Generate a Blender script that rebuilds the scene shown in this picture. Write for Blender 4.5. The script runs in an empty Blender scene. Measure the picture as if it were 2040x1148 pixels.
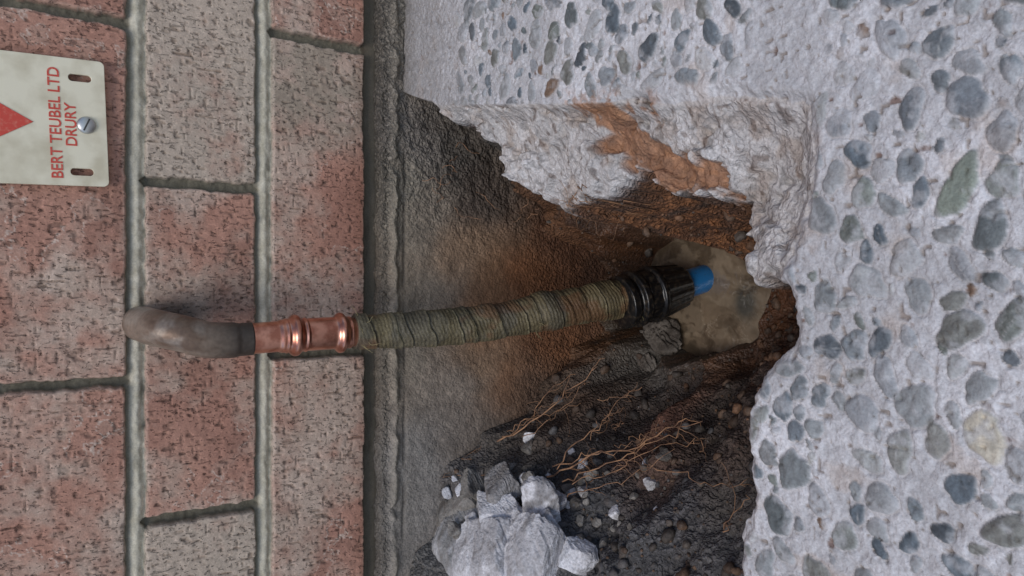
import bpy, bmesh, math, random
import numpy as np
from mathutils import Vector, Matrix
random.seed(4); rng=np.random.default_rng(11)
sc=bpy.context.scene
# ------------------------------------------------------------ camera
T=math.radians(35); F_=1484.0; CAM=np.array([0,-.56,.28])
cT,sT=math.cos(T),math.sin(T)
FW=np.array([0,cT,-sT]); RX=np.array([0,-sT,-cT]); UP=np.array([1.,0,0])
def ray(px,py): return FW+(px-1020)/F_*RX+(574-py)/F_*UP
def UZ(px,py,z=0.):
    d=ray(px,py); return CAM+d*((z-CAM[2])/d[2])
def UY(px,py,y=0.):
    d=ray(px,py); return CAM+d*((y-CAM[1])/d[1])
cd=bpy.data.cameras.new("camera"); cam=bpy.data.objects.new("camera",cd); sc.collection.objects.link(cam)
cd.sensor_width=36; cd.lens=F_/2040*36; cd.clip_start=.01; cd.clip_end=500
m=Matrix.Identity(4)
for i in range(3):
    m[i][0]=RX[i]; m[i][1]=UP[i]; m[i][2]=-FW[i]; m[i][3]=CAM[i]
cam.matrix_world=m; sc.camera=cam
sc.view_settings.view_transform='Standard'; sc.view_settings.look='None'; sc.view_settings.exposure=0
# ------------------------------------------------------------ noise helpers
TAB=rng.random((256,256)).astype(np.float32)
def vn(x,y,s=0):
    x=x+s*17.31; y=y+s*9.77
    ix=np.floor(x).astype(np.int32); iy=np.floor(y).astype(np.int32)
    fx=x-ix; fy=y-iy; fx=fx*fx*(3-2*fx); fy=fy*fy*(3-2*fy)
    a=ix&255; b=(ix+1)&255; c=iy&255; d=(iy+1)&255
    return (TAB[a,c]*(1-fx)+TAB[b,c]*fx)*(1-fy)+(TAB[a,d]*(1-fx)+TAB[b,d]*fx)*fy
def fbm(x,y,o=4,s=0,g=.5):
    r=0;a=1;t=0
    for i in range(o):
        r=r+a*vn(x,y,s+i*3); t+=a; a*=g
        x,y=x*1.6-y*1.2,x*1.2+y*1.6
    return r/t
def ss(a,b,x):
    t=np.clip((x-a)/(b-a),0,1); return t*t*(3-2*t)
def lin(c):
    c=np.asarray(c,float)/255.
    return np.where(c<=.04045,c/12.92,((c+.055)/1.055)**2.4)
def mixc(a,b,t): return a+(b-a)*t[...,None]
def sdf(poly,X,Y):
    P=np.array(poly)[:,:2]; n=len(P); d=np.full(X.shape,1e9); ins=np.zeros(X.shape,bool)
    for i in range(n):
        a=P[i]; b=P[(i+1)%n]; e=b-a
        wx=X-a[0]; wy=Y-a[1]
        t=np.clip((wx*e[0]+wy*e[1])/(e@e+1e-12),0,1)
        d=np.minimum(d,(wx-e[0]*t)**2+(wy-e[1]*t)**2)
        if abs(e[1])>1e-12:
            c=((a[1]>Y)!=(b[1]>Y))&(X<e[0]*(Y-a[1])/e[1]+a[0]); ins^=c
    return np.where(ins,1,-1)*np.sqrt(d)
def axis(lo,hi,st,a,b,g,cap):
    c=list(np.arange(lo,hi,st)); s=st; v=c[-1]
    while v<b: s=min(s*g,cap(v) if callable(cap) else cap); v+=s; c.append(v)
    s=st; v=c[0]; p=[]
    while v>a: s=min(s*g,cap(v) if callable(cap) else cap); v-=s; p.append(v)
    return np.array(p[::-1]+c)
def gridmesh(name,P,C,mat,flip=False,R=None,M=None):
    ny,nx=P.shape[:2]; me=bpy.data.meshes.new(name)
    idx=np.arange(ny*nx).reshape(ny,nx)
    q=np.stack([idx[:-1,:-1],idx[:-1,1:],idx[1:,1:],idx[1:,:-1]],-1).reshape(-1,4)
    if flip: q=q[:,::-1]
    me.vertices.add(ny*nx); me.vertices.foreach_set("co",P.reshape(-1).astype(np.float32))
    n=len(q); me.loops.add(n*4); me.loops.foreach_set("vertex_index",q.reshape(-1).astype(np.int32))
    me.polygons.add(n); me.polygons.foreach_set("loop_start",np.arange(0,n*4,4,dtype=np.int32))
    me.polygons.foreach_set("use_smooth",np.ones(n,bool))
    me.update(calc_edges=True)
    at=me.attributes.new("Col",'FLOAT_COLOR','POINT')
    cc=np.ones((ny*nx,4),np.float32); cc[:,:3]=np.clip(C.reshape(-1,3),0,1); at.data.foreach_set("color",cc.reshape(-1))
    for nm,A_ in (("Rgh",R),("Msk",M)):
        if A_ is not None:
            ar=me.attributes.new(nm,'FLOAT','POINT'); ar.data.foreach_set("value",A_.reshape(-1).astype(np.float32))
    me.materials.append(mat)
    o=bpy.data.objects.new(name,me); sc.collection.objects.link(o); return o
# ------------------------------------------------------------ materials
def vmat(name,rough=.85,bumps=((900,.3,.0004),),var=.25,vscale=700,rattr=False,spec=.4,metal=0,layer=None):
    mt=bpy.data.materials.new(name); mt.use_nodes=True; nt=mt.node_tree; b=nt.nodes["Principled BSDF"]
    L=nt.links.new; N=nt.nodes.new
    tc=N("ShaderNodeNewGeometry")
    at=N("ShaderNodeAttribute"); at.attribute_name="Col"
    nz=N("ShaderNodeTexNoise"); nz.inputs["Scale"].default_value=vscale; nz.inputs["Detail"].default_value=2
    L(tc.outputs["Position"],nz.inputs["Vector"])
    mr=N("ShaderNodeMapRange"); mr.inputs[1].default_value=.3; mr.inputs[2].default_value=.7
    mr.inputs[3].default_value=1-var; mr.inputs[4].default_value=1+var; L(nz.outputs["Fac"],mr.inputs[0])
    mx=N("ShaderNodeVectorMath"); mx.operation='SCALE'
    L(at.outputs["Color"],mx.inputs[0]); L(mr.outputs[0],mx.inputs["Scale"]); colout=mx.outputs[0]
    b.inputs["Roughness"].default_value=rough; b.inputs["Specular IOR Level"].default_value=spec; b.inputs["Metallic"].default_value=metal
    if rattr:
        ar=N("ShaderNodeAttribute"); ar.attribute_name="Rgh"; L(ar.outputs["Fac"],b.inputs["Roughness"])
    prev=None
    for s,st,dist in bumps:
        n2=N("ShaderNodeTexNoise"); n2.inputs["Scale"].default_value=s; n2.inputs["Detail"].default_value=2; n2.inputs["Roughness"].default_value=.65
        L(tc.outputs["Position"],n2.inputs["Vector"])
        bp=N("ShaderNodeBump"); bp.inputs["Strength"].default_value=st; bp.inputs["Distance"].default_value=dist
        L(n2.outputs["Fac"],bp.inputs["Height"])
        if prev: L(prev.outputs[0],bp.inputs["Normal"])
        prev=bp
    if layer:
        ms=N("ShaderNodeAttribute"); ms.attribute_name="Msk"
        def mapped(v):
            mp=N("ShaderNodeMapping"); mp.inputs["Scale"].default_value=v; L(tc.outputs["Position"],mp.inputs["Vector"]); return mp.outputs[0]
        def thr(sock,a,c_,o1=0,o2=1):
            r=N("ShaderNodeMapRange"); r.inputs[1].default_value=a; r.inputs[2].default_value=c_; r.inputs[3].default_value=o1; r.inputs[4].default_value=o2; L(sock,r.inputs[0]); return r.outputs[0]
        def mth(op,a,c_):
            n=N("ShaderNodeMath"); n.operation=op
            for i,v in enumerate((a,c_)):
                if isinstance(v,(int,float)): n.inputs[i].default_value=v
                else: L(v,n.inputs[i])
            return n.outputs[0]
        if layer=='dash':
            n=N("ShaderNodeTexNoise"); n.inputs["Scale"].default_value=1; n.inputs["Detail"].default_value=1.5; L(mapped((560,560,200)),n.inputs["Vector"])
            d1=thr(n.outputs["Fac"],.61,.67)
            n=N("ShaderNodeTexNoise"); n.inputs["Scale"].default_value=1; n.inputs["Detail"].default_value=2; L(mapped((420,420,340)),n.inputs["Vector"])
            d2=thr(n.outputs["Fac"],.64,.69)
            h=mth('MAXIMUM',d1,d2); h=mth('MULTIPLY',h,ms.outputs["Fac"])
            n=N("ShaderNodeTexNoise"); n.inputs["Scale"].default_value=1; n.inputs["Detail"].default_value=1; L(mapped((500,500,260)),n.inputs["Vector"])
            lt=mth('MULTIPLY',thr(n.outputs["Fac"],.60,.68),ms.outputs["Fac"])
            dk=.48; amt=.0013; lgt=.25
        else:
            v1=N("ShaderNodeTexVoronoi"); v1.inputs["Scale"].default_value=330; 
            nn=N("ShaderNodeTexNoise"); nn.inputs["Scale"].default_value=260; nn.inputs["Detail"].default_value=2; L(tc.outputs["Position"],nn.inputs["Vector"])
            av=N("ShaderNodeVectorMath"); av.operation='MULTIPLY_ADD'; L(nn.outputs["Color"],av.inputs[0]); av.inputs[1].default_value=(.006,.006,.006); L(tc.outputs["Position"],av.inputs[2])
            L(av.outputs[0],v1.inputs["Vector"])
            h=mth('MULTIPLY',thr(v1.outputs["Distance"],.25,.8),ms.outputs["Fac"])
            n=N("ShaderNodeTexNoise"); n.inputs["Scale"].default_value=420; n.inputs["Detail"].default_value=3; L(tc.outputs["Position"],n.inputs["Vector"])
            lt=mth('MULTIPLY',thr(n.outputs["Fac"],.58,.70),ms.outputs["Fac"])
            dk=.45; amt=.0020; lgt=.4
        f=mth('SUBTRACT',1.0,mth('MULTIPLY',h,dk)); f=mth('ADD',f,mth('MULTIPLY',lt,lgt))
        m2=N("ShaderNodeVectorMath"); m2.operation='SCALE'; L(colout,m2.inputs[0]); L(f,m2.inputs["Scale"]); colout=m2.outputs[0]
        bp=N("ShaderNodeBump"); bp.inputs["Strength"].default_value=.8; bp.inputs["Distance"].default_value=amt; bp.invert=True
        L(h,bp.inputs["Height"])
        if prev: L(prev.outputs[0],bp.inputs["Normal"])
        prev=bp
    L(colout,b.inputs["Base Color"])
    if prev: L(prev.outputs[0],b.inputs["Normal"])
    return mt
def pmat(name,col,rough=.5,metal=0,noise=None,bump=None,spec=.5):
    mt=bpy.data.materials.new(name); mt.use_nodes=True; nt=mt.node_tree; b=nt.nodes["Principled BSDF"]; L=nt.links.new
    c1=(*lin(col),1); b.inputs["Base Color"].default_value=c1
    b.inputs["Roughness"].default_value=rough; b.inputs["Metallic"].default_value=metal; b.inputs["Specular IOR Level"].default_value=spec
    tc=nt.nodes.new("ShaderNodeNewGeometry")
    if noise:
        sc_,c2,lo,hi=noise
        n=nt.nodes.new("ShaderNodeTexNoise"); n.inputs["Scale"].default_value=sc_; n.inputs["Detail"].default_value=5; L(tc.outputs["Position"],n.inputs["Vector"])
        r=nt.nodes.new("ShaderNodeValToRGB"); r.color_ramp.elements[0].position=lo; r.color_ramp.elements[1].position=hi
        r.color_ramp.elements[0].color=c1; r.color_ramp.elements[1].color=(*lin(c2),1)
        L(n.outputs["Fac"],r.inputs["Fac"]); L(r.outputs["Color"],b.inputs["Base Color"])
    if bump:
        n=nt.nodes.new("ShaderNodeTexNoise"); n.inputs["Scale"].default_value=bump[0]; n.inputs["Detail"].default_value=4; L(tc.outputs["Position"],n.inputs["Vector"])
        bp=nt.nodes.new("ShaderNodeBump"); bp.inputs["Strength"].default_value=bump[1]; bp.inputs["Distance"].default_value=bump[2]
        L(n.outputs["Fac"],bp.inputs["Height"]); L(bp.outputs[0],b.inputs["Normal"])
    return mt
M_ground=vmat("exposed_aggregate_and_soil",rattr=True,bumps=((900,.5,.0007),),var=.14,vscale=900,layer='crumb')
M_brick=vmat("clay_brick",rough=.85,bumps=((1100,.4,.0004),),var=.14,vscale=900,spec=.3,layer='dash')
M_found=vmat("foundation_concrete",rough=.8,bumps=((700,.5,.0008),),var=.2,vscale=700,layer='crumb')
# ------------------------------------------------------------ brick wall
PZ=.086; ZB=.027
xs=axis(-.27,.27,.0008,-1.3,1.3,1.06,.006)
zs=axis(.018,.29,.0008,.0175,1.2,1.06,.006)
X,Z=np.meshgrid(xs,zs)
wx=X+.0020*(fbm(X/.02,Z/.02,3,1)-.5); wz=Z+.0022*(fbm(X/.03,Z/.03,3,2)-.5)
row=np.floor((wz-ZB)/PZ).astype(int)
off={0:(.192,.2425),1:(.0735,.234),2:(.179,.242),3:(.06,.24)}
O=np.zeros_like(X); Pp=np.zeros_like(X)
for r in range(row.min(),row.max()+1):
    o,p=off.get(r,(.18 if r%2==0 else .06,.24)); mk_=row==r; O[mk_]=o; Pp[mk_]=p
colI=np.floor((wx-O)/Pp).astype(int)
u=(wx-O)-colI*Pp; v=(wz-ZB)-row*PZ
du=np.minimum(u,Pp-u)-.0028; dv=np.minimum(v,PZ-v)-.0056
edge_n=.0014*(fbm(X/.006,Z/.006,3,5)-.5)*2
du=du+edge_n; dv=dv+edge_n*.8
rr=.003
ax=np.clip(rr-du,0,None); ay=np.clip(rr-dv,0,None)
dist=rr-np.sqrt(ax**2+ay**2)
br=ss(-.0005,.0016,dist)*(row>=0)
bh=(row*131+colI*57)&255
rb=TAB[bh,7]; rb2=TAB[bh,19]
n1=fbm(X/.075+rb*30,Z/.05+rb*9,6,8,.6); n2=fbm(X/.012,Z/.016,4,9)
wash0=.37+.2*(rb-.5)
def setb(r,c,val):
    global wash0
    wash0=np.where((row==r)&(colI==c),val,wash0)
setb(2,-1,.28); setb(2,-2,.35); setb(2,0,.33)
setb(1,-1,.45); setb(1,0,.80); setb(1,-2,.90)
setb(0,-1,.43); setb(0,-2,.44); setb(0,0,.45)
redp=((row==0)&(colI==-1))*np.exp(-(((X-.062)/.05)**2+((Z-.042)/.026)**2))
wf=wash0+(n1-.5)*1.2+(n2-.5)*.6-redp*.6
wash=ss(.22,.74,wf)
moss=((row==0)&(colI==-1))*ss(.09,.14,X)
wash=np.maximum(wash,moss*.85)
line=np.exp(-((wf-.33)/.008)**2)*ss(.50,.60,fbm(X/.06,Z/.06,2,33))
clean=mixc(lin((150,92,74)),lin((180,126,106)),fbm(X/.03,Z/.025,4,12))
clean=mixc(clean,lin((128,76,60)),ss(.5,.75,fbm(X/.04+5,Z/.04,3,14))*.6)
haze=mixc(lin((160,138,122)),lin((204,184,168)),fbm(X/.02,Z/.02,5,15))
haze=mixc(haze,lin((180,170,154)),((row==1)&(colI!=-1))*.7+0*X)
C=mixc(clean,haze,wash*.84)
C=mixc(C,lin((146,80,58)),redp*.65*(1-wash*.6))
C=mixc(C,lin((122,116,100)),moss*.6*ss(.3,.6,n2))
C=mixc(C,lin((218,202,188)),line*.7)
wz2=Z+.001*vn(X/.004,Z/.004,41)
base=vn(X/.0019+.8*vn(X/.02,Z/.02,3),wz2/.0052,21)
p1=ss(.80,.87,base)
p2=ss(.80,.87,vn(X/.0030,Z/.0038,25))
p3=ss(.88,.94,vn(X/.0055,Z/.0018,28))
pat=ss(.35,.6,fbm(X/.025,Z/.025,3,26))
pit=np.clip(p1*(.15+.85*pat)+p2*.75*(1-.5*pat)+p3*.7,0,1)
C=mixc(C,C*np.array([.42,.36,.33]),pit*.8)
C=mixc(C,lin((194,180,164)),(1-ss(.001,.005,dist))*.4)
C=mixc(C,lin((112,72,54)),(row==0)*ss(.02,.0,Z-.03)*.4)
faceH=.0014*(fbm(X/.03,Z/.03,3,30)-.5)+.0009*(fbm(X/.004,Z/.004,3,31)-.5)-.0013*pit
tilt=(rb-.5)*.002*(u/.12-1)+(rb2-.5)*.0015
bed=(dv<du+.0)
mort=-.0050-.0025*np.where(bed,0,1)+.0018*(fbm(X/.004,Z/.003,4,35)-.5)
vj=np.where(v>PZ/2,v-PZ,v)
bead=np.where(bed,.0030*np.exp(-((vj+.0012)/.0036)**2),0)
mort=mort+bead
base0=(row<0)|((row==0)&(v<.0065))
mort=np.where(base0,-.007,mort)
Hh=br*(faceH+tilt)+(1-br)*mort
Cm=mixc(lin((158,150,130)),lin((206,199,182)),fbm(X/.006,Z/.004,5,36))
Cm=mixc(lin((92,88,76)),Cm,np.where(bed,ss(.2,.5,fbm(X/.02,Z/.006,5,37)+.12),.15))
Cm=mixc(Cm,lin((74,68,58)),ss(.0032,.0055,np.abs(vj+.0012))*bed*.7)
Cm=mixc(Cm,lin((78,69,58)),base0*.9)
C=mixc(Cm,C,ss(.2,.75,br))
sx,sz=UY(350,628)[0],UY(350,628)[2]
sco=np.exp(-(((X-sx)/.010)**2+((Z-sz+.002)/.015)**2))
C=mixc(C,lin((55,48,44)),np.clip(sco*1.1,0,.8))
ht=np.exp(-(((X-UY(420,600)[0])/.016)**2+((Z-UY(420,600)[2])/.04)**2)); C=mixc(C,lin((116,102,92)),ht*.5)
gridmesh("brick_wall",np.stack([X,-Hh,Z],-1),C,M_brick,M=br*(.4+.75*fbm(X/.02,Z/.02,3,88))*ss(.7,.45,np.abs(X)))
# ------------------------------------------------------------ foundation
xs=axis(-.27,.27,.0009,-1.3,1.3,1.08,.02)
zs=np.arange(-.34,.0275,.0009)
X,Z=np.meshgrid(xs,zs)
ctrl=[(790,60,(112,104,94)),(790,400,(116,108,96)),(800,700,(116,106,94)),(790,1000,(112,106,100)),
(840,260,(112,104,96)),(900,300,(84,78,71)),(960,380,(76,66,58)),(840,450,(122,110,96)),(850,600,(128,114,98)),(930,520,(128,104,82)),
(980,600,(128,94,66)),(1060,560,(120,80,52)),(1100,480,(92,62,44)),(950,700,(122,100,80)),(880,760,(124,112,100)),(1000,740,(116,86,64)),(1080,700,(108,72,48)),
(1050,800,(88,70,58)),(900,850,(112,102,92)),(960,900,(84,76,70)),(850,920,(118,112,106)),(1200,600,(84,58,42))]
W=0;CC=0
wX=X+.05*(fbm(X/.05,Z/.05,5,50)-.5); wZ=Z+.05*(fbm(X/.05,Z/.05,5,51)-.5)
for px,py,c in ctrl:
    p=UY(px,py); w=1/(((wX-p[0])**2+(wZ-p[2])**2)+.0004)**2; W=W+w; CC=CC+w[...,None]*lin(c)
C=CC/W[...,None]
g=fbm(X/.003,Z/.003,3,52); g2=fbm(X/.012,Z/.012,5,53)
rgh=ss(.02,.12,X+.03*(g2-.5))
C=C*(1.38*(.8+.4*g[...,None]))*(.7+.6*g2[...,None])
H=.004+.004*(fbm(X/.04,Z/.04,4,57)-.5)+(.0012+.004*rgh)*(fbm(X/.006,Z/.006,4,58)-.5)
lipn=ss(.3,.6,fbm(X/.018,Z/.018,3,60)+.05)
lp=np.exp(-((Z-.011+.004*fbm(X/.012,Z*0,3,3))/.0035)**2)*lipn
H+=.004*lp*(.5+g2); C=mixc(C,lin((146,136,120)),lp*.45)
gr=np.exp(-((Z+.0005+.0015*(vn(X/.03,Z*0,9)-.5))/.0016)**2)*ss(.3,.5,fbm(X/.03,Z*0,3,62)); H-=.0014*gr; C=mixc(C,lin((74,66,58)),gr*.4)
topz=.0195+.005*(fbm(X/.010,Z*0,4,61)-.5)
C=mixc(C,lin((88,80,70)),ss(.008,.0,topz-Z)*.5)
H=np.where(Z>topz,H-.03*ss(0,.004,Z-topz),H)
gridmesh("concrete_foundation",np.stack([X,-H,Z],-1),C,M_found,M=(.22+.6*rgh+.5*ss(.008,.016,Z)+.5*ss(-.10,-.16,Z))*ss(.7,.45,np.abs(X)))
# ------------------------------------------------------------ ground sheet
capf=lambda v: .008 if abs(v)<.8 else 2.5
xs=axis(-.28,.30,.0007,-40,40,1.07,capf)
ys=np.array(sorted(set(list(axis(-.47,.0,.0007,-40,.0,1.07,capf))+[0.004,.01,.02,.04])))
X,Y=np.meshgrid(xs,ys)
e1=.010*(fbm(X/.03,Y/.03,4,70)-.5)+.006*(fbm(X/.007,Y/.007,3,71)-.5)
slabpx=[(800,185),(880,213),(1180,207),(1450,198),(1600,212),(1608,300),(1595,400),(1578,480),(1548,555),(1575,600),(1560,690),(1500,745),(1488,800),(1480,860),(1490,930),(1505,985),(1470,1080),(1465,1148)]
SP=[UZ(a,b) for a,b in slabpx]
slab=[(45,.1),(SP[0][0],.1)]+[tuple(p[:2]) for p in SP]+[(-.2,-.33),(-.30,-.30),(-.38,-.2),(-.42,0),(-.42,.1),(-45,.1),(-45,-45),(45,-45)]
sdS0=sdf(slab,X,Y)
cutw=ss(.05,.09,X)*ss(-.28,-.25,Y)
sdS=sdS0+e1*(1-.85*cutw)
ledpx=[(885,215,-.01),(1180,205,-.01),(1460,190,-.01),(1640,200,-.01),(1640,480,-.01),(1570,555,-.012),(1520,548,-.02),(1490,490,-.02),(1468,400,-.02),(1440,385,-.03),(1330,366,-.03),(1275,342,-.03),(1225,385,-.03),(1180,395,-.035),(1130,420,-.035),(1090,392,-.03),(1020,350,-.028),(985,285,-.02),(935,245,-.012)]
e2=.014*(fbm(X/.022,Y/.022,3,171)-.5)+.009*(fbm(X/.006,Y/.006,3,172)-.5)
sdL=sdf([UZ(*p)[:2] for p in ledpx],X,Y)+e2
dirt=sdf([UZ(a,b,-.02)[:2] for a,b in [(1185,203),(1290,198),(1345,210),(1345,245),(1290,240),(1300,285),(1370,300),(1445,310),(1462,400),(1330,385),(1275,345),(1200,285),(1225,262),(1205,225)]],X,Y)+e1*2.0+.010*(fbm(X/.004,Y/.004,3,173)-.5)
dm=ss(-.002,.003,dirt)
ctl=[(1200,430,-.17,(92,62,46)),(1300,430,-.21,(104,70,50)),(1400,410,-.2,(150,102,66)),(1440,440,-.24,(122,82,56)),(1180,500,-.19,(104,72,52)),(1120,430,-.15,(80,58,46)),
(1330,440,-.245,(88,72,60)),(1240,530,-.235,(92,68,52)),(1200,560,-.22,(100,72,52)),(1480,500,-.255,(118,76,50)),(1540,600,-.255,(108,72,50)),
(1150,640,-.2,(100,76,58)),(1230,660,-.235,(86,76,66)),(1310,715,-.24,(106,100,93)),(1330,770,-.23,(104,98,93)),(1400,770,-.235,(92,79,71)),(1520,700,-.255,(96,70,55)),
(1150,720,-.19,(94,76,62)),(1080,760,-.14,(96,78,64)),(1150,820,-.15,(90,73,62)),(1250,800,-.18,(90,74,65)),(1300,850,-.15,(118,84,70)),(1430,860,-.15,(86,74,67)),(1460,800,-.2,(82,72,66)),
(1130,920,-.115,(84,77,73)),(1300,930,-.115,(102,80,70)),(1450,930,-.115,(90,76,69)),(1180,1000,-.09,(84,83,84)),(1350,1020,-.09,(94,92,94)),(1450,1020,-.1,(96,90,86)),
(1250,1130,-.07,(90,89,90)),(1430,1130,-.08,(98,96,97)),(1040,880,-.09,(94,84,77)),(1000,960,-.06,(96,93,90)),(900,1060,-.035,(108,105,103)),(1050,1100,-.05,(100,99,100))]
wc=[(950,250,(90,84,78)),(1010,350,(74,65,57)),(1080,450,(88,64,49)),(1150,600,(98,71,52)),(1120,700,(104,79,60)),(1050,800,(96,78,65)),(960,880,(92,85,79)),(860,950,(112,106,102)),(800,1148,(112,108,104))]
pts=[(UZ(a,b,z),c) for a,b,z,c in ctl]+[(UY(a,b,-.003),c) for a,b,c in wc]+[(np.array([-.3,-.2,-.07]),(66,62,62)),(np.array([-.38,-.1,-.05]),(80,76,72)),(np.array([.2,-.1,-.06]),(90,70,50))]
W=0;ZZ=0;CC=0
wX=X+.03*(fbm(X/.03,Y/.03,5,72)-.5); wY=Y+.03*(fbm(X/.03,Y/.03,5,73)-.5)
for p,c in pts:
    d=(X-p[0])**2+(Y-p[1])**2+.0002; w=1/d**2; W=W+w; ZZ=ZZ+w*p[2]
ZZ=ZZ/W; W=0
for p,c in pts:
    d=(wX-p[0])**2+(wY-p[1])**2+.00008; w=1/d**2; W=W+w; CC=CC+w[...,None]*lin(c)
Cp=CC/W[...,None]
WZ=-.26
wpx=[(1280,650),(1285,560),(1315,495),(1350,465),(1410,446),(1452,470),(1480,520),(1535,560),(1525,605),(1510,660),(1455,702),(1390,710),(1330,680)]
e3=.010*(fbm(X/.02,Y/.02,4,271)-.5)
sdW=sdf([UZ(a,b,WZ)[:2] for a,b in wpx],X,Y)+e3
wet=ss(-.05,-.0,sdW)
b1=np.abs(fbm(X/.028,Y/.028,4,74)-.5)*2; b2=np.abs(vn(X/.009,Y/.009,75)-.5)*2; b3=fbm(X/.0035,Y/.0035,3,76)
bank=np.maximum(-.036-4.2*np.clip(-sdL,0,1), -.05-7.0*np.clip(-sdS,0,1))
bank=bank+.016*(fbm(X/.012,Y/.012,4,274)-.5)
bank=bank-.25*ss(-.045,0,sdW)
isb=ss(-.004,.006,bank-ZZ)
Zp=np.maximum(ZZ,bank)+(.022*(b1-.25)+.006*(b2-.5))*(1-.75*wet)*(1-.5*isb)+.004*(b3-.5)
strat=fbm(X/.02,bank/.006,4,275)
Cbk=mixc(lin((96,66,48)),lin((156,106,70)),ss(.40,.60,strat)); Cbk=mixc(Cbk,lin((72,64,58)),ss(.57,.7,fbm(X/.015,bank/.01,4,276)))
Cp=mixc(Cp,Cbk,isb*.8*ss(0,.05,X+.06))
Cp=Cp*(.78+.6*b3[...,None])*(.85+.5*b1[...,None])
org=ss(.54,.68,fbm(X/.018,Y/.018,5,77)); Cp=mixc(Cp,lin((142,96,62)),org*.45*ss(-.14,-.06,-np.abs(X-.02)))
Zp=np.maximum(Zp,WZ+.003+.003*b1)
wm=ss(-.008,.003,sdW)
Zp=Zp*(1-wm)+(WZ-.014)*wm
Cp=Cp*(1-.3*wet)[...,None]
# ledge
dS=np.clip(-sdS0,0,.2)
rough=.007*(fbm(X/.013,Y/.013,5,80)-.5)+.0025*(fbm(X/.004,Y/.004,3,81)-.5)
ter=fbm(X/.03,Y/.03,3,82)*5; ter=(np.floor(ter)+ss(.35,.65,ter-np.floor(ter)))/5
Zl=-.005-.40*dS-.024*(ter-.35)*ss(0,.01,dS)+rough
n3=fbm(X/.01,Y/.01,5,83)
Cl=mixc(lin((176,170,166)),lin((218,214,212)),fbm(X/.02,Y/.02,5,84))
Cl=mixc(Cl,lin((160,138,120)),ss(.54,.7,n3)*.45)
Cl=mixc(Cl,lin((100,78,64)),ss(.80,.88,vn(X/.004,Y/.004,85))*.6)
Cl=mixc(Cl,lin((122,118,116)),ss(.60,.76,fbm(X/.004,Y/.004,3,86))*.55)
Cd=mixc(lin((136,90,58)),lin((176,128,92)),fbm(X/.008,Y/.008,4,87))*(.65+.65*b3[...,None])
Zl=Zl-.008*dm*ss(0,.03,dS)+dm*.005*(b2-.3)
Cl=mixc(Cl,Cd,dm*.9)
lm=ss(-.006,.0015,sdL)
Zg=Zp*(1-lm)+np.maximum(Zl,Zp)*lm
lc=ss(.45,.8,lm)
C=mixc(Cp,Cl*(.85+.3*b3[...,None]),lc)
# slab
n4=fbm(X/.035,Y/.035,4,90); n5=fbm(X/.004,Y/.004,4,91); n6=vn(X/.0022,Y/.0022,92)
Zs=.0024*(n4-.5)+.0016*(n5-.5)+.0005*(n6-.5)
Cs=mixc(lin((184,182,183)),lin((220,218,220)),ss(.3,.7,n4*.5+n5*.5))
Cs=mixc(Cs,lin((156,154,154)),ss(.58,.72,n5)*.5)
Cs=mixc(Cs,lin((186,164,146)),ss(.62,.75,fbm(X/.02,Y/.02,4,93))*.35)
pore=ss(.84,.9,vn(X/.0026,Y/.0026,94)); Zs-=.0012*pore; Cs=mixc(Cs,lin((124,106,92)),pore*.6)
brn=ss(.90,.94,fbm(X/.0065,Y/.0065,1,194))*ss(.4,.6,n5); Cs=mixc(Cs,lin((110,76,58)),brn*.75); Zs-=.001*brn
dust=np.zeros_like(X)
def blob(px,py,rx,ry,k=1.):
    global dust
    p=UZ(px,py); dust=np.maximum(dust,k*ss(1.25,.75,np.sqrt(((X-p[0])/ry)**2+((Y-p[1])/rx)**2)+(n4-.5)*.9))
blob(860,90,.04,.12,.85); blob(1560,110,.022,.032,.9); blob(1340,195,.02,.006); blob(1640,160,.03,.02,.5)
dust=np.maximum(dust,.9*ss(-.05,-.03,Y+.02*(n4-.5)))
edgekeep=np.maximum(ss(.002,.008,sdS),ss(.0005,.002,sdS)*cutw)
peb=[];cell={}
def tryadd(x,y,r,gap):
    k=(int(x//.02),int(y//.02))
    for i in (-1,0,1):
        for j in (-1,0,1):
            for q in cell.get((k[0]+i,k[1]+j),()):
                if (q[0]-x)**2+(q[1]-y)**2<((q[2]+r)*gap)**2: return
    cell.setdefault(k,[]).append((x,y,r)); peb.append((x,y,r))
for p,r in [((1910,375),.0100),((1960,870),.0080)]:
    q=UZ(*p); tryadd(q[0],q[1],r,1)
for i in range(16000):
    x=random.uniform(-.38,.38); y=random.uniform(-.58,-.005)
    if i<2400: r=random.uniform(.0056,.0088)
    elif i<7500: r=random.uniform(.0040,.0062)
    else: r=random.uniform(.0018,.0042)
    tryadd(x,y,r,random.choice((.84,.92,1.0,1.1)))
Cst=np.zeros_like(C); pm=np.zeros_like(X); hp=np.zeros_like(X)
pal=[(108,116,122),(92,101,108),(120,126,130),(136,139,140),(104,110,111),(114,118,113),(126,126,121),(84,90,95),(144,145,145)]
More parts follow.
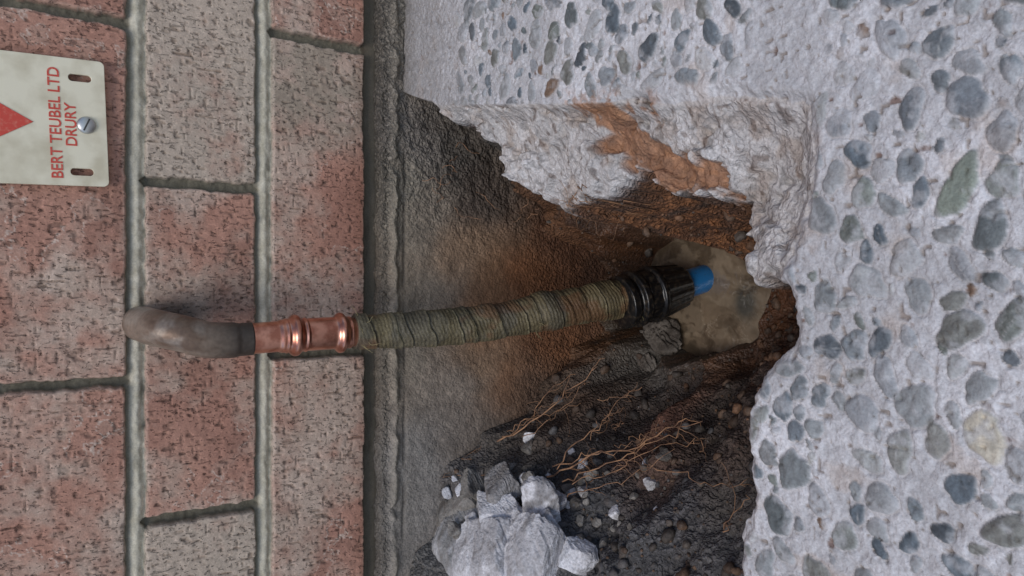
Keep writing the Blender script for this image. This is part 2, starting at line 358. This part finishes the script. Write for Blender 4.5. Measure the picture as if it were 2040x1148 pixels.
for k,(x,y,r) in enumerate(peb):
    R=r*1.8
    i0,i1=np.searchsorted(ys,[y-R,y+R]); j0,j1=np.searchsorted(xs,[x-R,x+R])
    if i1-i0<3 or j1-j0<3: continue
    sx=X[i0:i1,j0:j1]-x; sy=Y[i0:i1,j0:j1]-y
    a=random.uniform(0,3.14)
    if random.random()<.6: a=random.gauss(0.2,.5)
    as_=random.uniform(.52,.88)
    px_=sx*math.cos(a)+sy*math.sin(a); py_=(-sx*math.sin(a)+sy*math.cos(a))/as_
    th=np.arctan2(py_,px_); f=1+.10*np.cos(2*th+random.uniform(0,6))+.09*np.cos(3*th+random.uniform(0,6))+.045*np.cos(5*th+random.uniform(0,6))
    rho=np.sqrt(px_**2+py_**2)/(r*f*1.12)
    rho=rho+(n5[i0:i1,j0:j1]-.5)*.3
    vis=random.choice((1,1,1,.9,.8,.55)) if k>1 else 1
    mk_=ss(1.0,.88,rho)*vis
    c=lin(random.choice(pal))*random.uniform(.8,1.2)
    if random.random()<.04: c=lin((124,102,86))
    if random.random()<.05: c=lin((170,168,164))
    if k==0: c=lin((132,139,128))
    if k==1: c=lin((190,182,166))
    vein=fbm(px_/r*1.2+k,py_/r*2.6,4,k%90)
    cc=c*(.55+.9*vein[...,None])
    if random.random()<.15:
        vl=np.exp(-((py_/r-.2*math.sin(k)-.2*px_/r)/.05)**2); cc=mixc(cc,lin((180,180,178)),vl*.6)
    rim=ss(.74,.95,rho)*.35
    cc=mixc(cc,lin((168,167,166)),rim)
    old=pm[i0:i1,j0:j1]; up=mk_>old
    Cst[i0:i1,j0:j1][up]=cc[up]; pm[i0:i1,j0:j1]=np.maximum(old,mk_)
    h=np.clip(1-rho**2,0,1)**.6*r*random.uniform(.04,.22)-.0009*np.exp(-((rho-1.0)/.09)**2)
    hs=hp[i0:i1,j0:j1]; hp[i0:i1,j0:j1]=np.where(np.abs(h)>np.abs(hs),h,hs)
keep=(1-dust)*edgekeep
Zs=Zs+hp*keep
pk=pm*keep
film=ss(.50,.7,fbm(X/.006,Y/.006,4,95))*.55
Cs=mixc(Cs,mixc(Cst,lin((184,184,186)),film),pk)
Rg=np.full(X.shape,.85)-.28*pk
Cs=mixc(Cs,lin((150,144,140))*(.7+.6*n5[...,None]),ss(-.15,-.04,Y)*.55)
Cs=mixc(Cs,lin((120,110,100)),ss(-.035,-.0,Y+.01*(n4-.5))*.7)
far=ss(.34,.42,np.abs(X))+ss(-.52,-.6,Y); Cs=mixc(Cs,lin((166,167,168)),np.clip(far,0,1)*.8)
sm=ss(-.0035,.0012,sdS)
Zs=Zs-.004*ss(.006,.0,sdS)*(1-cutw)
Zf=Zg*(1-sm)+Zs*sm
C=mixc(C,Cs,ss(.88,.99,sm))
side=ss(.3,.6,sm)*(1-ss(.88,.99,sm))
C=mixc(C,lin((196,190,186))*np.ones(3),side*.6*(1-dm*.8))
gx_=np.abs(np.gradient(Zf,axis=1)/np.gradient(X,axis=1))+np.abs(np.gradient(Zf,axis=0)/np.gradient(Y,axis=0))
steep=ss(1.5,4,gx_)
nzv=fbm((X+Y)/.006,Zf/.006,4,140)
C=C*(1+steep*(nzv-.5)*.6)[...,None]
Rg=Rg*sm+(1-sm)*(.85-.5*wet*(1-lc))
mud=ss(-.006,.004,dirt+.01*(n5-.5))*sm*ss(.45,.55,n5); C=mixc(C,Cd,mud*.55)
Rg=np.clip(Rg,.2,1)
near=ss(.6,.4,np.abs(X))*ss(-.75,-.6,Y)
Mg=((1-sm)*(1-lc)*(1-.5*wet)+(1-sm)*lc*.45+sm*(1-pk)*(.16+.2*ss(-.2,-.1,Y)))*near
gridmesh("ground",np.stack([X,Y,Zf],-1),C,M_ground,R=Rg,M=Mg)
def gz(x,y):
    i=min(max(np.searchsorted(ys,y),0),len(ys)-1); j=min(max(np.searchsorted(xs,x),0),len(xs)-1); return Zf[i,j]
# ------------------------------------------------------------ muddy water
a=np.arange(-.12,.10,.0008); b=np.arange(-.26,-.004,.0008); XX,YY=np.meshgrid(a,b)
q1=fbm(XX/.03,YY/.03,5,100); q2=fbm(XX/.03+7,YY/.03+3,5,105); s=fbm(XX/.02+3*q1,YY/.035+3*q2,6,101)
C=mixc(lin((82,70,57)),lin((122,106,88)),ss(.35,.65,s)); 
C=mixc(C,lin((166,152,134)),np.exp(-((s-.55)/.007)**2)*.6*ss(.42,.58,q1)); C=mixc(C,lin((150,134,114)),ss(.52,.68,fbm(XX/.012+4*q2,YY/.02+2*q1,5,108))*.45)
st=UZ(1485,605,WZ); dk=np.exp(-(((XX-st[0])/.015)**2+((YY-st[1])/.012)**2)**1.5); C=mixc(C,lin((74,74,70)),np.clip(dk*ss(.3,.5,s),0,.85))
M_w=vmat("muddy_water",rough=.05,bumps=((55,.5,.005),),var=.03,vscale=200,spec=1.0)
gridmesh("muddy_water",np.stack([XX,YY,WZ+.0004*(s-.5)],-1),C,M_w)
# ------------------------------------------------------------ generic mesh makers
def mk(name,V,Fc,mat,col=None,parent=None,smooth=True):
    me=bpy.data.meshes.new(name); me.from_pydata([tuple(v) for v in V],[],[tuple(f) for f in Fc]); me.update()
    if smooth: me.polygons.foreach_set("use_smooth",np.ones(len(me.polygons),bool))
    if col is not None:
        at=me.attributes.new("Col",'FLOAT_COLOR','POINT'); cc=np.ones((len(V),4),np.float32); cc[:,:3]=np.clip(col,0,1); at.data.foreach_set("color",cc.reshape(-1))
    me.materials.append(mat); o=bpy.data.objects.new(name,me); sc.collection.objects.link(o)
    if parent: o.parent=parent
    return o
def resample(P,step):
    P=np.array(P,float); Q=[]
    for i in range(len(P)-1):
        p0=P[max(i-1,0)];p1=P[i];p2=P[i+1];p3=P[min(i+2,len(P)-1)]
        for t in np.linspace(0,1,24,endpoint=False):
            Q.append(.5*((2*p1)+(-p0+p2)*t+(2*p0-5*p1+4*p2-p3)*t*t+(-p0+3*p1-3*p2+p3)*t**3))
    Q.append(P[-1]); Q=np.array(Q); d=np.r_[0,np.cumsum(np.linalg.norm(np.diff(Q,axis=0),axis=1))]
    n=max(int(d[-1]/step),3); s=np.linspace(0,d[-1],n)
    return np.stack([np.interp(s,d,Q[:,k]) for k in range(3)],1),s
def tube(name,P,step,rad,mat,nseg=48,colf=None,parent=None,caps=True):
    Q,s=resample(P,step); Tn=np.gradient(Q,axis=0); Tn/=np.linalg.norm(Tn,axis=1)[:,None]
    th=np.linspace(0,2*math.pi,nseg,endpoint=False); V=[];Cc=[]
    ref=np.array([1.,0,0])
    for i in range(len(Q)):
        a=ref-Tn[i]*(ref@Tn[i]); a/=np.linalg.norm(a); b=np.cross(Tn[i],a)
        r=rad(s[i]*np.ones(nseg),th,s[-1])
        V.append(Q[i]+(np.cos(th)*r)[:,None]*a+(np.sin(th)*r)[:,None]*b)
        if colf is not None: Cc.append(colf(s[i]*np.ones(nseg),th,s[-1]))
    V=np.concatenate(V); Fc=[]
    n=len(Q)
    for i in range(n-1):
        for j in range(nseg):
            k=(j+1)%nseg; Fc.append((i*nseg+j,i*nseg+k,(i+1)*nseg+k,(i+1)*nseg+j))
    if caps: Fc.append(tuple(range(nseg))[::-1]); Fc.append(tuple((n-1)*nseg+j for j in range(nseg)))
    return mk(name,V,Fc,mat,np.concatenate(Cc) if Cc else None,parent)
# ------------------------------------------------------------ pipe
pipe=bpy.data.objects.new("water_pipe",None); sc.collection.objects.link(pipe)
def yy(px): return float(np.interp(px,[300,450,750,1000,1250,1400],[-.044,-.044,-.050,-.064,-.086,-.100]))
def PP(px,py): return UY(px,py,yy(px))
z0=UY(312,650,-.044)
hz=z0[2]; hx=UY(290,645,0)[0]
elbow=[(hx,.01,hz+.002),(hx,-.010,hz+.002),(hx-.001,-.024,hz+.000),(hx-.003,-.036,hz-.007),tuple(UY(368,666,-.0425)),tuple(PP(410,677)),tuple(PP(455,678)),tuple(PP(502,675))]
M_el=vmat("tarnished_copper",rough=.45,bumps=((300,.25,.0006),),var=.15,vscale=400,metal=.35)
def elc(s,th,L):
    n=fbm(s/.03,np.cos(th)*.9+np.sin(th)*.5+3,5,110); n2=fbm(s/.009,np.cos(th)*1.2+np.sin(th)*1.1+5,5,111)
    c=mixc(lin((146,130,116)),lin((108,88,74)),ss(.35,.65,n)); c=mixc(c,lin((176,166,154)),ss(.50,.72,n2)*.4)
    c=mixc(c,lin((54,47,43)),ss(L-.040,L-.006,s+.006*(n2-.5))*.9); return c
tube("copper_elbow",elbow,.001,lambda s,th,L:.0118+.0003*fbm(s/.01,np.cos(th)*2+4,3,3)-.0009*ss(L-.012,L-.008,s),M_el,colf=elc,parent=pipe)
M_cu=pmat("bright_copper",(226,166,144),.3,1,(130,(186,124,104),.42,.62),(500,.12,.0003))
cp=[PP(500,675),PP(560,670),PP(640,665),PP(718,661)]
def curad(s,th,L):
    t=s/L; r=.0106+.0009*ss(.22,.26,t)
    for c,w,h in ((.38,.045,.0030),(.47,.012,.0006),(.80,.04,.0030),(.90,.012,.0005),(.30,.012,.0006)):
        r=r+h*np.exp(-(np.abs(t-c)/w)**3)
    r=r-.0009*ss(.885,.9,t)
    return r*(1+.004*np.cos(6*th))
tube("copper_press_coupling",cp,.0005,curad,M_cu,nseg=64,parent=pipe)
wp=[PP(705,662),PP(780,659),PP(850,655),PP(950,645),PP(1050,628),PP(1110,616),PP(1200,600),PP(1262,589)]
M_tp=vmat("greased_tape",rough=.55,bumps=((900,.6,.0007),(200,.35,.0012)),var=.35,vscale=1000)
ovl=np.array([0,.014,.034,.041,.060,.083,.094,.118,.140,.151,.170,.181,.196,.212,.230,.26])
def wbase(s,th):
    hs=s+.005*np.sin(th+1)+.0035*(fbm(s/.012,np.cos(th)*1.5+8,3,5)-.5)
    k=np.clip(np.searchsorted(ovl,hs)-1,0,len(ovl)-2); t=(hs-ovl[k])/(ovl[k+1]-ovl[k]); return hs,np.clip(t,0,1)
def wr(s,th,L):
    hs,t=wbase(s,th)
    r=.0118+.0004*np.abs(np.sin(np.pi*((hs/.0030)%1)))*(.3+fbm(s/.02,th*0+2,2,44)*1.2)+.0032*s/L
    r=r+.0014*t**.6*ss(1.0,.97,t)
    r=r+.0024*np.exp(-((hs-.160)/.009)**2)+.0012*np.exp(-((hs-.215)/.012)**2)+.001*np.exp(-((hs-.06)/.008)**2)
    r=r+.0034*(fbm(s/.018,np.cos(th)*1.2+np.sin(th)+5,3,7)-.5)+.0008*(fbm(s/.002,th*8*.7,2,9)-.5)
    return r
def wcol(s,th,L):
    hs,t=wbase(s,th); fine=np.abs(np.sin(np.pi*((hs/.0030)%1)))
    n=fbm(s/.01,np.cos(th)*1.5+6,4,13)
    c=mixc(lin((60,53,39)),lin((120,108,80)),ss(.1,1.1,fine*.35+.85*n))
    c=mixc(c,lin((40,36,27)),ss(.10,.0,t)*.8); c=mixc(c,lin((148,137,106)),ss(.86,.97,t)*.6)
    c=mixc(c,lin((108,74,50)),ss(.54,.66,fbm(s/.03,np.cos(th)+2,3,15))*.6)
    c=mixc(c,lin((88,84,74)),ss(.5,.66,fbm(s/.015,np.sin(th)+4,3,16))*.5)
    return c
tube("tape_wrap",wp,.0005,wr,M_tp,nseg=96,colf=wcol,parent=pipe)
M_bk=pmat("black_plastic",(22,22,23),.3,0,(300,(62,54,45),.50,.70),(250,.3,.001),spec=.5)
A=PP(1232,604); B=PP(1362,568)
fp=[A,(A+B)/2,B]
def fr(s,th,L):
    t=s/L
    r=np.interp(t,[0,.02,.10,.12,.17,.19,.26,.28,.44,.46,.50,.53,.93,.98,1],[.016,.0235,.0235,.0205,.0205,.0252,.0252,.0225,.0225,.0256,.0256,.0232,.0185,.0165,.0135])
    rib=np.where((t>.53)&(t<.95),.0014*(np.cos(th*14)>.0),0)+np.where((t>.28)&(t<.44),.0012*(np.cos(th*10)>.2),0)
    return r+rib
tube("compression_fitting",fp,.0006,fr,M_bk,nseg=140,parent=pipe)
M_bl=pmat("blue_polyethylene",(20,112,178),.28,0,(400,(30,84,128),.6,.75))
D=UZ(1418,549,WZ-.02)
tube("blue_pipe",[B-(B-A)*.1,B,UZ(1400,556,WZ),D],.001,lambda s,th,L:.0128+0*s,M_bl,parent=pipe)
def curveobj(name,lines,mat,parent=None):
    cu=bpy.data.curves.new(name,'CURVE'); cu.dimensions='3D'; cu.bevel_depth=1; cu.bevel_resolution=1
    for P,r0,r1 in lines:
        sp=cu.splines.new('POLY'); sp.points.add(len(P)-1)
        for i,p in enumerate(P):
            sp.points[i].co=(*p,1); sp.points[i].radius=r0+(r1-r0)*i/(len(P)-1)
    cu.materials.append(mat); o=bpy.data.objects.new(name,cu); sc.collection.objects.link(o)
    bpy.context.view_layer.update()
    me=bpy.data.meshes.new_from_object(o.evaluated_get(bpy.context.evaluated_depsgraph_get()))
    o2=bpy.data.objects.new(name,me); bpy.data.objects.remove(o); o2.name=name; sc.collection.objects.link(o2)
    if parent: o2.parent=parent
    return o2
def squig(p,d,L,n,wob,grav=0,drop=None):
    P=[np.array(p,float)]; d=np.array(d,float); d/=np.linalg.norm(d)
    for i in range(n):
        d=d+np.array([random.gauss(0,wob) for _ in range(3)])+np.array([0,0,-grav]); d/=np.linalg.norm(d)
        q=P[-1]+d*L/n
        if drop is not None: q[2]=max(q[2],gz(q[0],q[1])+drop)
        if q[1]>-.008: q[1]=-.008
        P.append(q)
    return P
fib=[]
for px,py,n in ((1262,590,16),(715,660,6),(1060,640,8),(1250,615,8)):
    c=PP(px,py)
    for i in range(n):
        a=random.uniform(0,6.28); st=c+np.array([math.cos(a)*.013,-abs(math.sin(a))*.013,random.uniform(-.004,.004)])
        fib.append((squig(st,(math.cos(a),-.4,random.uniform(-1,.6)),random.uniform(.006,.014),7,.4),.0002,.0001))
curveobj("tape_fibres",fib,pmat("tape_fibre",(150,136,98),.8),pipe)
# ------------------------------------------------------------ roots
M_rt=pmat("root",(164,124,92),.75,0,(120,(108,80,62),.42,.62))
L=[]
def root(pa,pb,z1,z2,r,branch=4,lift=.0):
    a=UZ(pa[0],pa[1],z1); b=UZ(pb[0],pb[1],z2); n=16; P=[]
    dv=np.zeros(3)
    for i in range(n+1):
        t=i/n; dv=dv*.75+np.array([random.gauss(0,.0016) for _ in range(3)])*(1 if 0<i else 0)
        p=a+(b-a)*t+dv*1.2; p[2]=max(p[2],gz(p[0],p[1])+.0005)
        if p[1]>-.008: p[1]=-.008
        P.append(p)
    L.append((P,r,r*.45))
    for k in range(branch):
        i=random.randint(3,n-1); d=P[i]-P[i-2]
        L.append((squig(P[i],d+np.array([random.gauss(0,.6),random.gauss(0,.5),random.gauss(0,.3)])*np.linalg.norm(d),random.uniform(.012,.035),10,.25,0,.0004),r*.5,r*.25))
root((990,880),(1195,730),-.08,-.13,.0008,3); root((1000,870),(1140,745),-.08,-.13,.0006,3)
root((1040,870),(1170,760),-.08,-.13,.0004,2); root((1090,950),(1390,832),-.08,-.12,.0008,5)
root((1120,960),(1370,860),-.08,-.12,.0006,5); root((1100,930),(1280,775),-.08,-.14,.0006,3); root((1130,990),(1350,900),-.08,-.1,.0004,3)
root((1110,935),(1330,850),-.08,-.12,.0005,3); root((1010,860),(1160,800),-.09,-.13,.0004,2); root((1140,965),(1390,880),-.08,-.11,.0004,3)
root((1300,930),(1480,985),-.09,-.09,.0004,2); root((1440,1060),(1490,990),-.06,-.06,.0004,1)
for i in range(14):
    px=random.uniform(1000,1420);py=random.uniform(790,960); root((px,py),(px+random.uniform(-90,130),py+random.uniform(-80,60)),-.1,-.12,.0003,1)
for i in range(12):
    px=random.uniform(1010,1330);py=random.uniform(385,420); root((px,py),(px+random.uniform(-40,60),py+random.uniform(10,50)),-.07,-.11,.0003,1)
for i in range(8):
    px=random.uniform(840,960);py=random.uniform(250,420); p=UY(px,py,-.009)
    L.append((squig(p,(random.gauss(0,1),0,random.gauss(0,1)),.03,12,.35),.0003,.0002))
curveobj("plant_roots",L,M_rt)
# ------------------------------------------------------------ rocks
def rockmesh(c,r,seed,sub=5,npl=16,nz=.05,scale=(1,1,1)):
    rg=np.random.default_rng(seed)
    bm=bmesh.new(); bmesh.ops.create_icosphere(bm,subdivisions=sub,radius=1)
    V=np.array([v.co[:] for v in bm.verts]); Fc=[tuple(v.index for v in f.verts) for f in bm.faces]; bm.free()
    N=rg.normal(size=(npl,3)); N/=np.linalg.norm(N,axis=1)[:,None]; d=rg.uniform(.6,.95,npl)
    dots=V@N.T; rr_=np.where(dots>.05,d/np.maximum(dots,.05),9).min(1); rr_=np.minimum(rr_,1.35)
    o=seed*3.7
    n=.5*(fbm(V[:,0]*2+o,V[:,1]*2+V[:,2]*1.7,3,seed)-.5)+.8*(fbm(V[:,2]*8+o,V[:,0]*7-V[:,1]*8,4,seed+2,.65)-.5)
    rr_=rr_*(1+nz*2*n)
    return np.array(c)+V*rr_[:,None]*r*np.array(scale),Fc,n
M_rb=vmat("broken_concrete",rough=.9,bumps=((300,.6,.002),(900,.7,.001)),var=.2,vscale=500)
def rock(name,c,r,seed,col1,col2,**k):
    V,Fc,n=rockmesh(c,r,seed,**k)
    f=fbm(V[:,0]/.012+V[:,2]/.01,V[:,1]/.012,4,seed+9); f2=fbm(V[:,0]/.004+V[:,2]/.004,V[:,1]/.004,3,seed+19)
    C=mixc(lin(col1)*np.ones((len(V),3)),lin(col2),ss(.38,.6,f)); C=mixc(C,lin((96,86,78)),ss(.58,.72,f2)*.45); return V,Fc,C
def join(name,parts,mat,smooth=True):
    V=[];Fc=[];C=[];o=0
    for v,f,c in parts:
        V.append(v);C.append(c);Fc+= [tuple(i+o for i in q) for q in f]; o+=len(v)
    return mk(name,np.concatenate(V),Fc,mat,np.concatenate(C),smooth=smooth)
R=[]
w1,w2=(180,178,180),(216,215,218); g1,g2=(98,93,88),(142,137,131)
rs=[(975,1130,-.045,.044,3,w1,w2,(1.2,1,.6)),(1080,1135,-.06,.030,5,w1,w2,(1.2,.9,.7)),(1075,1010,-.065,.018,9,(144,142,143),w2,(1,1.1,.7)),
(1000,1040,-.055,.027,41,w1,w2,(1,1.1,.5)),(1095,1070,-.065,.016,43,w1,w2,(1.2,1,.7)),(1045,1070,-.055,.018,61,w1,w2,(1,1,.7)),(1040,1110,-.045,.018,62,w1,w2,(1,1,.8)),
(1000,980,-.065,.022,12,g1,(150,147,146),(1.1,1.1,.6)),(935,975,-.055,.022,15,g1,g2,(1.1,1,.6)),(870,955,-.05,.020,16,g1,g2,(1,1,.7)),(900,1010,-.045,.024,64,g1,g2,(1,1,.6)),
(810,970,-.03,.026,18,g1,(140,136,130),(1.2,.8,.7)),(845,1150,-.035,.055,22,(120,114,106),(154,148,142),(1.4,.8,.5)),(920,1075,-.045,.034,27,(136,134,132),(184,182,183),(1.3,1,.5)),
(1140,1110,-.07,.016,25,w1,w2,(1,1,.9)),(765,1020,-.01,.020,29,g1,g2,(1.3,.6,.8)),(1112,1000,-.08,.009,45,w1,w2,(1,1,.9)),(940,930,-.07,.012,47,g1,g2,(1,1,.8)),(1060,965,-.08,.011,66,g1,g2,(1,1,.8)),(830,1040,-.025,.020,67,g1,g2,(1.3,.8,.7))]
for px,py,z,r,s_,a_,b_,scl in rs: R.append(rock("",UZ(px,py,z),r,s_,a_,b_,nz=.085,npl=13,scale=scl))
for i in range(150):
    px=random.gauss(980,110);py=random.gauss(1030,60); p=UZ(px,py,-.06)
    if p[1]>-.01 or p[1]<-.2: continue
    R.append(rock("",(p[0],p[1],gz(p[0],p[1])+.001),random.uniform(.0012,.0055),50+i%60,*random.choice([(g1,g2),(w1,w2),(g1,g2)]),sub=3,npl=9,nz=.1))
join("concrete_rubble",R,M_rb,smooth=False)
M_cl=vmat("soil_clod",rough=.7,bumps=((500,.6,.001),),var=.3,vscale=600)
cg=((82,75,69),(110,103,96))
R=[rock("",UZ(1312,690,-.25),.018,31,*cg,nz=.3,scale=(1.2,1.3,.7)),
   rock("",UZ(1290,745,-.235),.017,33,*cg,nz=.3,scale=(1.2,1.2,.7)),
   rock("",UZ(1345,755,-.25),.015,34,*cg,nz=.3,scale=(1.3,1.2,.7)),
   rock("",UZ(1240,690,-.235),.012,36,*cg,nz=.3)]
cols=[((66,60,56),(90,82,76)),((78,63,53),(104,82,66)),((98,72,54),(126,94,72)),((76,74,75),(102,99,98))]
n=0
while n<1000:
    px=random.uniform(960,1560);py=random.uniform(380,1148)
    p=UZ(px,py,random.uniform(-.24,-.06)); x,y=p[0],p[1]
    if y>-.006 or y<-.36 or abs(x)>.27: continue
    zz=gz(x,y)
    if zz>-.045 or zz<WZ+.002: continue
    r=.0010+.0040*random.random()**6
    if x<-.1: c=random.choice([cols[0],cols[3],cols[1]])
    else: c=random.choice([cols[0],cols[1],cols[1],cols[1],cols[2]])
    R.append(rock("",(x,y,zz+r*.1),r,n%60,*c,sub=2,npl=8,nz=.25)); n+=1
join("soil_clods",R,M_cl)
# ------------------------------------------------------------ sign
sign=bpy.data.objects.new("wall_sign",None); sc.collection.objects.link(sign)
SY=-.005
c0=UY(211,249,SY); 
Wd=.081; Ht=.13
def sp_rr(cu,x0,x1,y0,y1,r,n=8):
    P=[]
    for cx,cy,a0 in ((x1-r,y1-r,0),(x0+r,y1-r,90),(x0+r,y0+r,180),(x1-r,y0+r,270)):
        for i in range(n+1):
            a=math.radians(a0+90*i/n); P.append((cx+r*math.cos(a),cy+r*math.sin(a)))
    s=cu.splines.new('POLY'); s.points.add(len(P)-1); s.use_cyclic_u=True
    for i,p in enumerate(P): s.points[i].co=(p[0],p[1],0,1)
def tolocal(px,py):
    p=UY(px,py,SY-.001); return Rm.inverted()@Vector((p[0]-c0[0],p[2]-c0[2]))
Rm=Matrix.Rotation(math.radians(2.2),2)
cu=bpy.data.curves.new("plate",'CURVE'); cu.dimensions='2D'; cu.fill_mode='BOTH'; cu.extrude=.0009; cu.bevel_depth=.0003; cu.bevel_resolution=2
sp_rr(cu,-Wd/2,Wd/2,0,Ht,.003)
for px,py in ((159,156),(164,343)):
    q=tolocal(px,py); sp_rr(cu,q.x-.0026,q.x+.0026,q.y-.0068,q.y+.0068,.0025)
M_sg=pmat("cream_painted_plate",(226,218,194),.4,0,(60,(200,190,164),.45,.7),(150,.08,.0006))
M_rd=pmat("red_print",(200,72,58),.45,0,(500,(206,110,92),.5,.7))
M_sc=pmat("zinc_screw",(190,190,188),.4,.85)
ob=bpy.data.objects.new("plate",cu); ob.data.materials.append(M_sg); sc.collection.objects.link(ob)
def place(o,lx,ly,dy):
    o.parent=sign; o.rotation_euler=(math.radians(90),0,0); o.location=(lx,dy,ly)
place(ob,0,0,0)
sign.location=(c0[0],SY,c0[2]); sign.rotation_euler=(0,math.radians(-2.2),0)
def text(s,px,py,h,w,nm):
    t=bpy.data.curves.new(nm,'FONT'); t.body=s; t.align_x='CENTER'; t.align_y='CENTER'; t.size=1; t.extrude=.0001; t.offset=0.014
    o=bpy.data.objects.new(nm,t); sc.collection.objects.link(o); bpy.context.view_layer.update()
    d=o.dimensions; q=tolocal(px,py); t.materials.append(M_rd)
    place(o,q.x,q.y,-.0014); o.scale=(w/d.x,h/d.y,1)
text("BERT TEUBEL LTD",111,245,.0066,.0700,"lettering_upper")
text("DRURY",142,249,.0064,.0275,"lettering_lower")
ap=tolocal(66,243); 
V=[(ap.x,ap.y),(ap.x-.031,ap.y+.052),(ap.x+.031,ap.y+.052)]
o=mk("red_triangle",[(a,b,z) for z in (0,.0002) for a,b in V],[(3,4,5)[::-1],(0,1,2)],M_rd,smooth=False); place(o,0,0,-.0014)
q=tolocal(172,250)
th=np.linspace(0,2*math.pi,40,endpoint=False); V=[];Fc=[]
prof=[(.0056,0),(.0056,.0006),(.0052,.0014),(.0042,.0021),(.0028,.0026),(.0014,.0028),(.0003,.00285)]
for r,z in prof:
    for t in th: V.append((r*math.cos(t),r*math.sin(t),z))
for i in range(len(prof)-1):
    for j in range(40): Fc.append((i*40+j,i*40+(j+1)%40,(i+1)*40+(j+1)%40,(i+1)*40+j))
Fc.append(tuple((len(prof)-1)*40+j for j in range(40)))
o=mk("screw_head",V,Fc,M_sc); place(o,q.x,q.y,-.0012)
bx=mk("screw_slot",[(a*.0042,b*.0005,c) for c in (.0018,.0029) for a,b in ((-1,-1),(1,-1),(1,1),(-1,1))],[(0,3,2,1),(4,5,6,7),(0,1,5,4),(1,2,6,5),(2,3,7,6),(3,0,4,7)],pmat("slot_dark",(60,58,56),.7),smooth=False)
place(bx,q.x,q.y,-.0012); bx.rotation_euler=(math.radians(90),math.radians(25),0)
# ------------------------------------------------------------ light
w=bpy.data.worlds.new("World"); sc.world=w; w.use_nodes=True; nt=w.node_tree
sky=nt.nodes.new("ShaderNodeTexSky"); sky.sky_type='NISHITA'; sky.sun_disc=False
EL=math.radians(58); AZ=math.radians(205)
sky.sun_elevation=EL; sky.sun_rotation=AZ
nt.links.new(sky.outputs[0],nt.nodes["Background"].inputs[0]); nt.nodes["Background"].inputs[1].default_value=.128
ld=bpy.data.lights.new("sun",'SUN'); ld.energy=1.5; ld.angle=math.radians(28); ld.color=(1,.97,.92)
lo=bpy.data.objects.new("sun",ld); sc.collection.objects.link(lo)
sd=Vector((math.sin(AZ)*math.cos(EL),math.cos(AZ)*math.cos(EL),math.sin(EL)))
lo.rotation_euler=sd.to_track_quat('Z','Y').to_euler()
